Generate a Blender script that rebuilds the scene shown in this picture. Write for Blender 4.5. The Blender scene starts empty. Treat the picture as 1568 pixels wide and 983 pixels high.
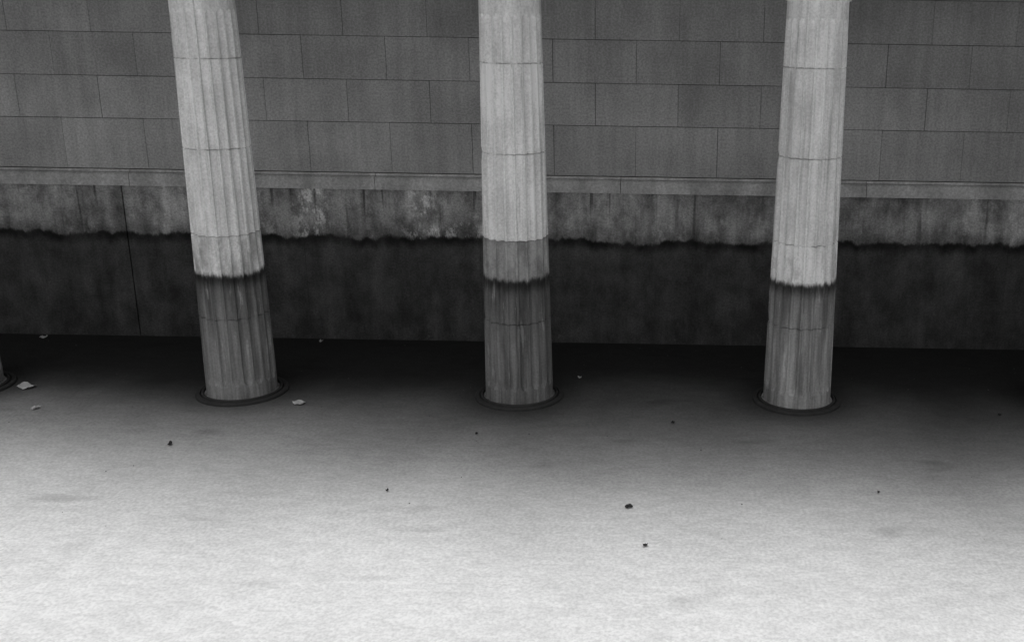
import bpy, bmesh, math, random
from mathutils import Matrix, Vector
random.seed(7)
sc = bpy.context.scene
sc.view_settings.view_transform = 'Standard'
sc.view_settings.look = 'None'
sc.view_settings.exposure = 0

# ---------------------------------------------------------------- helpers
class NT:
    def __init__(s, name, rough=0.85, spec=0.3):
        s.m = bpy.data.materials.new(name); s.m.use_nodes = True
        s.t = s.m.node_tree; s.b = s.t.nodes['Principled BSDF']
        s.b.inputs['Roughness'].default_value = rough
        s.b.inputs['Specular IOR Level'].default_value = spec
        tc = s.t.nodes.new('ShaderNodeTexCoord'); s.obj = tc.outputs['Object']
        sp = s.t.nodes.new('ShaderNodeSeparateXYZ'); s.t.links.new(s.obj, sp.inputs[0])
        s.x, s.y, s.z = sp.outputs
    def put(s, inp, v):
        if isinstance(v, bpy.types.NodeSocket): s.t.links.new(v, inp)
        else: inp.default_value = v
    def M(s, op, a, b=0.0, c=0.0, clamp=False):
        n = s.t.nodes.new('ShaderNodeMath'); n.operation = op; n.use_clamp = clamp
        s.put(n.inputs[0], a); s.put(n.inputs[1], b); s.put(n.inputs[2], c)
        return n.outputs[0]
    def add(s, a, b): return s.M('ADD', a, b)
    def sub(s, a, b): return s.M('SUBTRACT', a, b)
    def mul(s, a, b): return s.M('MULTIPLY', a, b)
    def ss(s, v, a, b, lo=0.0, hi=1.0):
        n = s.t.nodes.new('ShaderNodeMapRange'); n.interpolation_type = 'SMOOTHSTEP'
        s.put(n.inputs[0], v); s.put(n.inputs[1], a); s.put(n.inputs[2], b)
        s.put(n.inputs[3], lo); s.put(n.inputs[4], hi); return n.outputs[0]
    def mix(s, f, a, b):   # a + f*(b-a)
        return s.add(a, s.mul(f, s.sub(b, a)))
    def vec(s, sx=1, sy=1, sz=1, off=None):
        n = s.t.nodes.new('ShaderNodeVectorMath'); n.operation = 'MULTIPLY'
        s.t.links.new(s.obj, n.inputs[0]); n.inputs[1].default_value = (sx, sy, sz)
        o = n.outputs[0]
        if off is not None:
            a = s.t.nodes.new('ShaderNodeVectorMath'); a.operation = 'ADD'
            s.t.links.new(o, a.inputs[0]); s.put(a.inputs[1], off); o = a.outputs[0]
        return o
    def noise(s, v, scale, detail=2.0, rough=0.5, dist=0.0):
        n = s.t.nodes.new('ShaderNodeTexNoise'); s.t.links.new(v, n.inputs['Vector'])
        n.inputs['Scale'].default_value = scale; n.inputs['Detail'].default_value = detail
        n.inputs['Roughness'].default_value = rough; n.inputs['Distortion'].default_value = dist
        return n.outputs[0]
    def grain(s, v, scale, amp):       # coarse aggregate speckle, mean 1
        return s.ss(s.noise(v, scale, 1, 0.7), 0.22, 0.78, 1-amp, 1+amp)
    def col(s, g):
        c = s.t.nodes.new('ShaderNodeCombineColor')
        g = s.M('MAXIMUM', g, 0.006); g = s.M('MINIMUM', g, 0.92)
        for i in range(3): s.t.links.new(g, c.inputs[i])
        s.t.links.new(c.outputs[0], s.b.inputs['Base Color'])
    def bump(s, h, dist=0.01, strength=0.5):
        n = s.t.nodes.new('ShaderNodeBump'); n.inputs['Distance'].default_value = dist
        n.inputs['Strength'].default_value = strength
        s.t.links.new(h, n.inputs['Height']); s.t.links.new(n.outputs[0], s.b.inputs['Normal'])

def mesh_obj(name, bm, mat, parent=None, smooth=False):
    me = bpy.data.meshes.new(name); bm.normal_update(); bm.to_mesh(me); bm.free()
    if mat: me.materials.append(mat)
    if smooth:
        for p in me.polygons: p.use_smooth = True
    o = bpy.data.objects.new(name, me); sc.collection.objects.link(o)
    if parent: o.parent = parent
    return o
def empty(name, loc=(0,0,0)):
    e = bpy.data.objects.new(name, None); e.location = loc; sc.collection.objects.link(e); return e
def box(bm, x0, x1, y0, y1, z0, z1, bev=0.0):
    b2 = bmesh.new()
    bmesh.ops.create_cube(b2, size=1, matrix=Matrix.Translation(((x0+x1)/2,(y0+y1)/2,(z0+z1)/2)) @ Matrix.Diagonal((x1-x0,y1-y0,z1-z0,1)))
    if bev: bmesh.ops.bevel(b2, geom=b2.edges[:], offset=bev, segments=1, affect='EDGES')
    me = bpy.data.meshes.new('t'); b2.to_mesh(me); b2.free(); bm.from_mesh(me); bpy.data.meshes.remove(me)

# ---------------------------------------------------------------- materials
def mat_ground():
    n = NT('shaded_pale_concrete', 0.9, 0.15)
    v = n.vec()
    big = n.noise(v, 0.22, 2, 0.55)
    mid = n.noise(v, 1.1, 3, 0.6)
    sand = n.noise(n.vec(0.7, 1.3, 1), 5, 3, 0.65)
    # under-deck shade put into the colour: near black at the wall, pale outward
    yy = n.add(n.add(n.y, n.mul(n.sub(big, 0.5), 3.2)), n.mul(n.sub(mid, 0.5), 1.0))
    deck_shade = n.ss(n.add(yy, n.mul(n.x, 0.09)), -6.4, 0.0)
    g = n.mix(deck_shade, 0.80, 0.16)
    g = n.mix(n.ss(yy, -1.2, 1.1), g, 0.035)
    g = n.mul(g, n.grain(v, 24, 0.14))
    g = n.mul(g, n.ss(sand, 0.25, 0.75, 0.91, 1.09))
    g = n.mul(g, n.add(0.87, n.mul(mid, 0.26)))
    sp = n.ss(n.noise(n.vec(0.6, 1.4, 1), 1.1, 2, 0.5), 0.62, 0.78)
    g = n.mul(g, n.sub(1.0, n.mul(sp, 0.28)))
    # darker ring round each column foot (columns every 4.2 m)
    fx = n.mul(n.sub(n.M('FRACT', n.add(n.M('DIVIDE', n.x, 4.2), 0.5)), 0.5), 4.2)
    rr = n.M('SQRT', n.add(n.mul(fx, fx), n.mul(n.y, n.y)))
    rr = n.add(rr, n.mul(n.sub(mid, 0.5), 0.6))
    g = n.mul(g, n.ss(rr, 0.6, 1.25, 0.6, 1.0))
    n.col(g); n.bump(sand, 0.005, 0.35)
    return n.m
def mat_panel():
    n = NT('granite_cladding', 0.75, 0.3)
    geo = n.t.nodes.new('ShaderNodeNewGeometry'); rnd = geo.outputs['Random Per Island']
    v = n.vec()
    g = n.add(0.28, n.mul(rnd, 0.06))
    g = n.mul(g, n.grain(v, 30, 0.22))
    g = n.mul(g, n.ss(n.noise(v, 0.7, 4, 0.6), 0.3, 0.7, 0.84, 1.16))
    g = n.mul(g, n.ss(n.noise(n.vec(3, 3, 0.3), 2, 2, 0.6), 0.3, 0.7, 0.92, 1.08))
    g = n.mul(g, n.ss(n.z, 3.0, 6.5, 1.22, 0.85))  # weaker skylight towards the deck put into the colour: darker upwards
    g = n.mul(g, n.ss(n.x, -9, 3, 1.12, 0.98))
    n.col(g); return n.m
def mat_trim():
    n = NT('granite_string_course', 0.75, 0.3)
    v = n.vec()
    g = n.mul(0.50, n.grain(v, 30, 0.2))
    g = n.mul(g, n.ss(n.noise(n.vec(1, 1, 0.4), 2, 4, 0.65), 0.3, 0.7, 0.72, 1.2))
    n.col(g); return n.m
def mat_lower():
    n = NT('stained_concrete', 0.8, 0.25)
    v = n.vec()
    n1 = n.noise(n.vec(1, 1, 0.2), 0.9, 3, 0.6)
    n2 = n.noise(n.vec(1, 1, 0.5), 4, 4, 0.65)
    zz = n.add(n.add(n.z, n.mul(n.sub(n1, 0.5), 0.30)), n.mul(n.sub(n2, 0.5), 0.26))
    streak = n.noise(n.vec(1, 1, 0.16), 2.6, 4, 0.65)
    blot = n.noise(n.vec(1, 1, 0.8), 2.0, 5, 0.68)
    low = n.mul(0.070, n.ss(streak, 0.25, 0.75, 0.75, 1.3))
    low = n.mul(low, n.ss(blot, 0.3, 0.7, 0.62, 1.4))
    pale = n.ss(n.noise(n.vec(1.2, 1, 0.6), 4, 4, 0.75), 0.60, 0.74)
    low = n.add(low, n.mul(pale, n.mul(0.06, n.ss(n.z, 0.1, 1.0, 1, 0.3))))
    # splash zone above the tide line
    up = n.mul(0.34, n.ss(blot, 0.28, 0.72, 0.40, 1.5))
    up = n.mul(up, n.ss(n.noise(n.vec(1, 1, 0.1), 4, 3, 0.6), 0.3, 0.7, 0.75, 1.25))
    up = n.mul(up, n.ss(n.noise(v, 0.45, 2, 0.5), 0.35, 0.6, 0.65, 1.15))
    drip = n.ss(n.noise(n.vec(1, 1, 0.06), 7, 2, 0.5), 0.60, 0.68)
    up = n.mul(up, n.sub(1.0, n.mul(drip, n.ss(n.z, 1.9, 2.7, 0.35, 0.7))))
    up = n.mul(up, n.ss(zz, 1.84, 2.12, 0.55, 1.0))
    def win(c, h): return n.mul(n.ss(n.x, c-h*1.5, c-h*0.4), n.ss(n.x, c+h*0.4, c+h*1.5, 1, 0))
    ef = n.ss(n.noise(n.vec(1.2, 1, 0.6), 3.6, 5, 0.75), 0.48, 0.58)
    efm = n.mul(ef, n.M('MAXIMUM', win(-3.85, 0.30), n.M('MAXIMUM', win(-1.95, 0.22), n.mul(win(-1.4, 0.9), n.ss(zz, 1.96, 2.12, 1, 0.10)))))
    ef2 = n.mul(n.ss(n.noise(n.vec(1, 1, 0.7), 2.7, 5, 0.7), 0.56, 0.66), 0.16)
    up = n.add(up, n.add(n.mul(efm, 0.42), ef2))
    g = n.mix(n.ss(zz, 1.81, 1.86), low, up)
    brk = n.ss(n.noise(n.vec(1, 1, 0), 1.6, 3, 0.6), 0.35, 0.6, 0.45, 0.85)
    line = n.mul(n.ss(zz, 1.62, 1.80), n.ss(zz, 1.83, 1.89, 1, 0))
    g = n.mul(g, n.sub(1.0, n.mul(line, brk)))
    g = n.mul(g, n.grain(v, 30, 0.26))
    n.col(g); n.bump(n.noise(v, 14, 3, 0.6), 0.01, 0.5)
    return n.m
def mat_column():
    n = NT('limestone_drum', 0.8, 0.25)
    oi = n.t.nodes.new('ShaderNodeObjectInfo')
    sc_ = n.t.nodes.new('ShaderNodeSeparateColor'); n.t.links.new(oi.outputs['Color'], sc_.inputs[0])
    splash, lowtone = sc_.outputs[0], sc_.outputs[1]
    off = n.mul(oi.outputs['Random'], 50.0)
    streak = n.noise(n.vec(1, 1, 0.07, off), 7, 3, 0.7)
    blot = n.noise(n.vec(1, 1, 0.6, off), 3, 3, 0.6)
    rag = n.noise(n.vec(1, 1, 0.25, off), 9, 4, 0.75)
    gr = n.grain(n.vec(1, 1, 1, off), 32, 0.12)
    zz = n.add(n.z, n.mul(n.sub(rag, 0.5), 0.20))
    top = n.mul(0.88, n.ss(streak, 0.3, 0.7, 0.84, 1.08))
    top = n.mul(top, n.ss(blot, 0.3, 0.7, 0.88, 1.05))
    drip = n.ss(n.noise(n.vec(1, 1, 0.03, off), 12, 2, 0.5), 0.60, 0.70)
    top = n.mul(top, n.sub(1, n.mul(drip, 0.28)))
    # tone of each drum differs slightly
    q = n.M('DIVIDE', n.sub(n.z, 0.03), 1.22)
    dr = n.M('FLOOR', q)
    dv = n.M('FRACT', n.mul(n.M('SINE', n.add(n.mul(dr, 12.99), off)), 437.5))
    top = n.mul(top, n.add(0.93, n.mul(dv, 0.10)))
    inband = n.ss(n.z, 2.465, 2.475, 1, 0)
    bandtone = n.mul(splash, n.ss(n.noise(n.vec(1,1,0.5,off), 5, 4, 0.65), 0.3, 0.7, 0.7, 1.35))
    bandtone = n.M('MINIMUM', bandtone, 1.0)
    top = n.mul(top, n.mix(inband, 1.0, bandtone))
    low = n.mul(lowtone, n.ss(streak, 0.28, 0.72, 0.55, 1.5))
    low = n.mul(low, n.ss(n.add(n.z, n.mul(blot, 0.6)), 0.9, 2.2, 1.15, 0.6))
    white = n.ss(n.noise(n.vec(1, 1, 0.12, off), 13, 4, 0.65), 0.58, 0.68)
    low = n.add(low, n.mul(white, n.mul(0.18, n.ss(n.z, 0.2, 1.8, 0.5, 1.0))))
    g = n.mix(n.ss(zz, 1.86, 1.92), low, top)
    line = n.mul(n.ss(zz, 1.64, 1.86), n.ss(zz, 1.88, 1.96, 1, 0))
    g = n.mul(g, n.sub(1.0, n.mul(line, 0.74)))
    # dirt held in the drum joints
    fr = n.M('FRACT', n.add(q, 0.5))
    jd = n.mul(n.M('ABSOLUTE', n.sub(fr, 0.5)), 1.22)
    jn = n.ss(n.noise(n.vec(1, 1, 1, off), 6, 2, 0.6), 0.35, 0.6, 0.0, 0.45)
    jm = n.mul(n.mul(n.ss(jd, 0.004, 0.014, 1, 0), jn), n.ss(n.z, 0.5, 0.6))
    g = n.mul(g, n.sub(1.0, jm))
    g = n.mul(g, gr)
    n.col(g); n.bump(n.noise(n.vec(1, 1, 0.4, off), 10, 3, 0.65), 0.015, 0.5)
    return n.m
def flat(name, a, var=0.4, scale=12, rough=0.85):
    n = NT(name, rough, 0.25)
    n.col(n.mul(a, n.add(1 - var/2, n.mul(n.noise(n.vec(), scale, 3, 0.6), var)))); return n.m

M_ground, M_panel, M_trim, M_low, M_col = mat_ground(), mat_panel(), mat_trim(), mat_lower(), mat_column()
M_ring = flat('dark_collar_concrete', 0.045, 0.9, 9)
M_back = flat('mortar_dark', 0.09)
M_deck = flat('deck_concrete', 0.25)
M_paper = flat('dirty_paper', 0.6, 0.5)
M_leaf = flat('dead_leaf', 0.03, 0.5)

# ---------------------------------------------------------------- ground
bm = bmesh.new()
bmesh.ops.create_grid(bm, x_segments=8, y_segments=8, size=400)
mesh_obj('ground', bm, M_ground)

# ---------------------------------------------------------------- wall
WY = 2.67
wall = empty('retaining_wall', (0, WY, 0))
XL, XR = -30, 30
bm = bmesh.new()   # panels, real open joints
zs = [2.945, 3.78, 4.47, 5.16, 5.85, 6.6]
P = 1.364; gap = 0.007
for r in range(5):
    ph = 3.02 if r % 2 == 0 else 2.35
    k0 = math.floor((XL - ph) / P)
    x = ph + k0 * P
    while x < XR:
        j = random.uniform(-0.0015, 0.0015)
        e = random.uniform(-0.003, 0.002)
        box(bm, x + gap/2, x + P - gap/2 - e, j, 0.06, zs[r] + gap/2, zs[r+1] - gap/2 - random.uniform(0, 0.003), 0.002)
        x += P
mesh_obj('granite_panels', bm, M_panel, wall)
bm = bmesh.new(); box(bm, XL, XR, 0.02, 0.4, 2.95, 6.59)
mesh_obj('backing', bm, M_back, wall)
bm = bmesh.new()   # string course with chamfered weathering
x = 1.41 - 8*4.13
while x < XR:
    a, b = x + 0.005, x + 4.13 - 0.005
    prof = [(0.1, 2.67), (-0.085, 2.67), (-0.085, 2.86), (-0.06, 2.885), (-0.012, 2.895), (-0.012, 2.935), (0.1, 2.935)]
    va = [bm.verts.new((a, p[0], p[1])) for p in prof]; vb = [bm.verts.new((b, p[0], p[1])) for p in prof]
    for i in range(len(prof)):
        k = (i+1) % len(prof); bm.faces.new((va[i], va[k], vb[k], vb[i]))
    bm.faces.new(va[::-1]); bm.faces.new(vb)
    x += 4.13
bmesh.ops.recalc_face_normals(bm, faces=bm.faces[:])
mesh_obj('string_course', bm, M_trim, wall)
bm = bmesh.new()
x = -7.04 - 3.02*8
while x < XR:
    i = round((x + 7.04)/3.02)
    gl = 0.010 if i % 6 == 0 else 0.0015
    gr_ = 0.010 if (i+1) % 6 == 0 else 0.0015
    box(bm, x + gl, x + 3.02 - gr_, 0.0, 0.35, -0.3, 2.668, 0.002); x += 3.02
mesh_obj('concrete_base', bm, M_low, wall)
bm = bmesh.new(); box(bm, XL, XR, 0.10, 0.38, -0.3, 2.66)
mesh_obj('base_backing', bm, M_back, wall)

# ---------------------------------------------------------------- column mesh
NF, SP = 20, 12
def Rz(z): return 0.505 + (0.418 - 0.505) * min(1, z / 5.9)
def build_shaft():
    zl = set()
    def addr(a, b, n):
        for i in range(n+1): zl.add(round(a + (b-a)*i/n, 4))
    addr(0.05, 0.20, 2); addr(0.20, 0.34, 8); addr(0.34, 5.46, 24); addr(5.46, 5.62, 8)
    addr(5.62, 5.78, 2)
    jz = [1.25, 2.47, 3.69, 4.91]
    for j in jz:
        for d in (-0.010, -0.004, 0.004, 0.010): zl.add(round(j + d, 4))
    zl = sorted(z for z in zl if not any(abs(z-j) < 0.0035 for j in jz) )
    prof = []
    for z in zl:
        g = 0.0
        for j in jz:
            if abs(z-j) < 0.006: g = 0.010
        prof.append((z, Rz(z) - g, True))
    prof += [(5.79, 0.45, False), (5.86, 0.45, False), (5.87, 0.425, False), (6.05, 0.43, False), (6.15, 0.48, False), (6.28, 0.62, False), (6.34, 0.64, False)]
    prof = [(-0.05, 0.535, False), (0.03, 0.535, False), (0.045, 0.52, False)] + prof
    bm = bmesh.new(); rings = []
    N = NF * SP
    rnd = random.Random(3)
    chips = [(rnd.choice(jz), rnd.randrange(N), rnd.randint(2, 5)) for _ in range(30)]
    for (z, r, fl) in prof:
        ring = []
        for i in range(N):
            th = 2*math.pi*i/N
            s = ((i % SP) / SP) * 2 - 1        # -1..1 within a flute
            d = 0.0
            if fl:
                w = 0.78; e = 0.0
                if z < 0.34: e = (0.34 - z) / 0.10
                if z > 5.46: e = (z - 5.46) / 0.10
                q = 1 - (s/w)**2 - e*e
                if q > 0: d = 0.046 * math.sqrt(q)
                for (cz, ci, cw) in chips:
                    if abs(z - cz) < 0.02 and abs(((i-ci+N//2) % N) - N//2) < cw: d += 0.014
            rr = r - d
            ring.append(bm.verts.new((rr*math.cos(th), rr*math.sin(th), z)))
        rings.append(ring)
    for a, b in zip(rings[:-1], rings[1:]):
        for i in range(N):
            k = (i+1) % N; bm.faces.new((a[i], a[k], b[k], b[i]))
    box(bm, -0.66, 0.66, -0.66, 0.66, 6.341, 6.6, 0.01)
    me = bpy.data.meshes.new('shaft'); bm.normal_update(); bm.to_mesh(me); bm.free()
    me.materials.append(M_col)
    return me
def lathe(prof, N=96):
    bm = bmesh.new(); R = []
    for (r, z) in prof: R.append([bm.verts.new((r*math.cos(2*math.pi*i/N), r*math.sin(2*math.pi*i/N), z)) for i in range(N)])
    for a, b in zip(R[:-1], R[1:]):
        for i in range(N):
            k = (i+1) % N; bm.faces.new((a[i], a[k], b[k], b[i]))
    return bm
shaft_me = build_shaft()
bm = lathe([(0.665, -0.02), (0.665, 0.03), (0.655, 0.042), (0.60, 0.044), (0.597, 0.012), (0.582, 0.012), (0.578, 0.056), (0.57, 0.064), (0.548, 0.064), (0.54, 0.03), (0.53, -0.02)])
ring_me = bpy.data.meshes.new('collar'); bm.normal_update(); bm.to_mesh(ring_me); bm.free(); ring_me.materials.append(M_ring)
tones = {-1: (0.78, 0.19), 0: (0.36, 0.165), 1: (1.0, 0.30)}
for k in range(-4, 5):
    e = empty('fluted_column', (4.2*k, 0, 0))
    s = bpy.data.objects.new('shaft', shaft_me); sc.collection.objects.link(s); s.parent = e
    s.rotation_euler = (0, 0, math.radians(9 + 18*k*3 + k*2.3))
    t = tones.get(k, (0.7, 0.20)); s.color = (t[0], t[1], 0, 1)
    c = bpy.data.objects.new('collar', ring_me); sc.collection.objects.link(c); c.parent = e
    c.rotation_euler = (0, 0, k*1.1)

# ---------------------------------------------------------------- deck carried by the columns
bm = bmesh.new()
pts = [(-30, -2.4), (30, -5.4), (30, 3.3), (-30, 3.3)]
va = [bm.verts.new((p[0], p[1], 6.601)) for p in pts]; vb = [bm.verts.new((p[0], p[1], 7.4)) for p in pts]
bm.faces.new(va[::-1]); bm.faces.new(vb)
for i in range(4):
    k = (i+1) % 4; bm.faces.new((va[i], va[k], vb[k], vb[i]))
bmesh.ops.recalc_face_normals(bm, faces=bm.faces[:])
mesh_obj('concrete_deck', bm, M_deck)

# ---------------------------------------------------------------- litter
def scrap(name, x, y, w, l, mat, rot, lift=0.02, n=5):
    bm = bmesh.new()
    bmesh.ops.create_grid(bm, x_segments=n, y_segments=n, size=0.5)
    for v in bm.verts:
        rr = 1 - 0.35*abs(v.co.x*v.co.y)*4*random.random()
        v.co.x *= w*rr; v.co.y *= l*rr
        v.co.x += random.uniform(-.06, .06)*w; v.co.y += random.uniform(-.06, .06)*l
        v.co.z = 0.008 + random.random()*lift + lift*0.8*(abs(v.co.x)/w*2)**2
    bmesh.ops.solidify(bm, geom=bm.faces[:], thickness=0.003)
    o = mesh_obj(name, bm, mat, None, False); o.location = (x, y, 0.004); o.rotation_euler = (0, 0, rot)
    return o
for (x, y, w, l) in [(-8.62, 2.45, .12, .10), (-7.48, 0.0, .28, .20), (-6.84, -.87, .08, .12), (-3.17, -.5, .19, .15), (-3.79, 2.45, .06, .06), (.85, .79, .06, .05)]:
    scrap('paper_scrap', x, y, w, l, M_paper, random.uniform(-.6, .6), 0.025)
for (x, y, w, l) in [(-4.36, -2.07, .09, .05), (1.79, -3.68, .06, .10), (2.0, -4.6, .055, .045), (2.32, -1.03, .055, .05), (-.38, -1.55, .04, .04),
                     (4.83, -3.19, .04, .03), (-1.15, -3.35, .04, .03), (7.12, -.53, .05, .04)]:
    scrap('dead_leaf', x, y, w, l, M_leaf, random.uniform(0, 3), 0.02, 4)
bm = bmesh.new()
for i in range(100):
    x = random.uniform(-10, 10); y = random.choice([random.uniform(-4.5, 2.5), random.uniform(-1.8, 2.4)])
    s = random.uniform(0.005, 0.014)
    m = Matrix.Translation((x, y, s*0.4)) @ Matrix.Rotation(random.random()*3, 4, 'Z') @ Matrix.Diagonal((s, s*random.uniform(.5, 1.2), s*.5, 1))
    bmesh.ops.create_icosphere(bm, subdivisions=1, radius=1, matrix=m)
mesh_obj('scattered_debris', bm, flat('crumbs', 0.12, 1.6, 0.7))

# ---------------------------------------------------------------- light
w = bpy.data.worlds.new('World'); sc.world = w; w.use_nodes = True
t = w.node_tree; bg = t.nodes['Background']
sky = t.nodes.new('ShaderNodeTexSky'); sky.sky_type = 'NISHITA'; sky.sun_disc = False
EL, AZ = 76, 8      # sun high, behind the camera, a little left
sky.sun_elevation = math.radians(EL); sky.sun_rotation = math.radians(180 + AZ)
sky.dust_density = 4
bw = t.nodes.new('ShaderNodeRGBToBW'); t.links.new(sky.outputs[0], bw.inputs[0]); t.links.new(bw.outputs[0], bg.inputs[0])
bg.inputs[1].default_value = 0.138
sd = bpy.data.lights.new('sun', 'SUN'); sd.energy = 0.9; sd.angle = math.radians(45)
so = bpy.data.objects.new('sun', sd); sc.collection.objects.link(so)
d = Vector((-math.sin(math.radians(AZ))*math.cos(math.radians(EL)), -math.cos(math.radians(AZ))*math.cos(math.radians(EL)), math.sin(math.radians(EL))))
so.rotation_euler = d.to_track_quat('Z', 'Y').to_euler(); so.location = (0, -10, 20)

# ---------------------------------------------------------------- camera
cd = bpy.data.cameras.new('camera'); co = bpy.data.objects.new('camera', cd); sc.collection.objects.link(co)
cd.sensor_width = 36; cd.lens = 36.73; cd.shift_x = -0.147; cd.clip_end = 1500
co.matrix_world = Matrix.Translation((2.15, -14.87, 5.62)) @ Matrix.Rotation(math.radians(90-16.5), 4, 'X') @ Matrix.Rotation(math.radians(0.92), 4, 'Z')
sc.camera = co
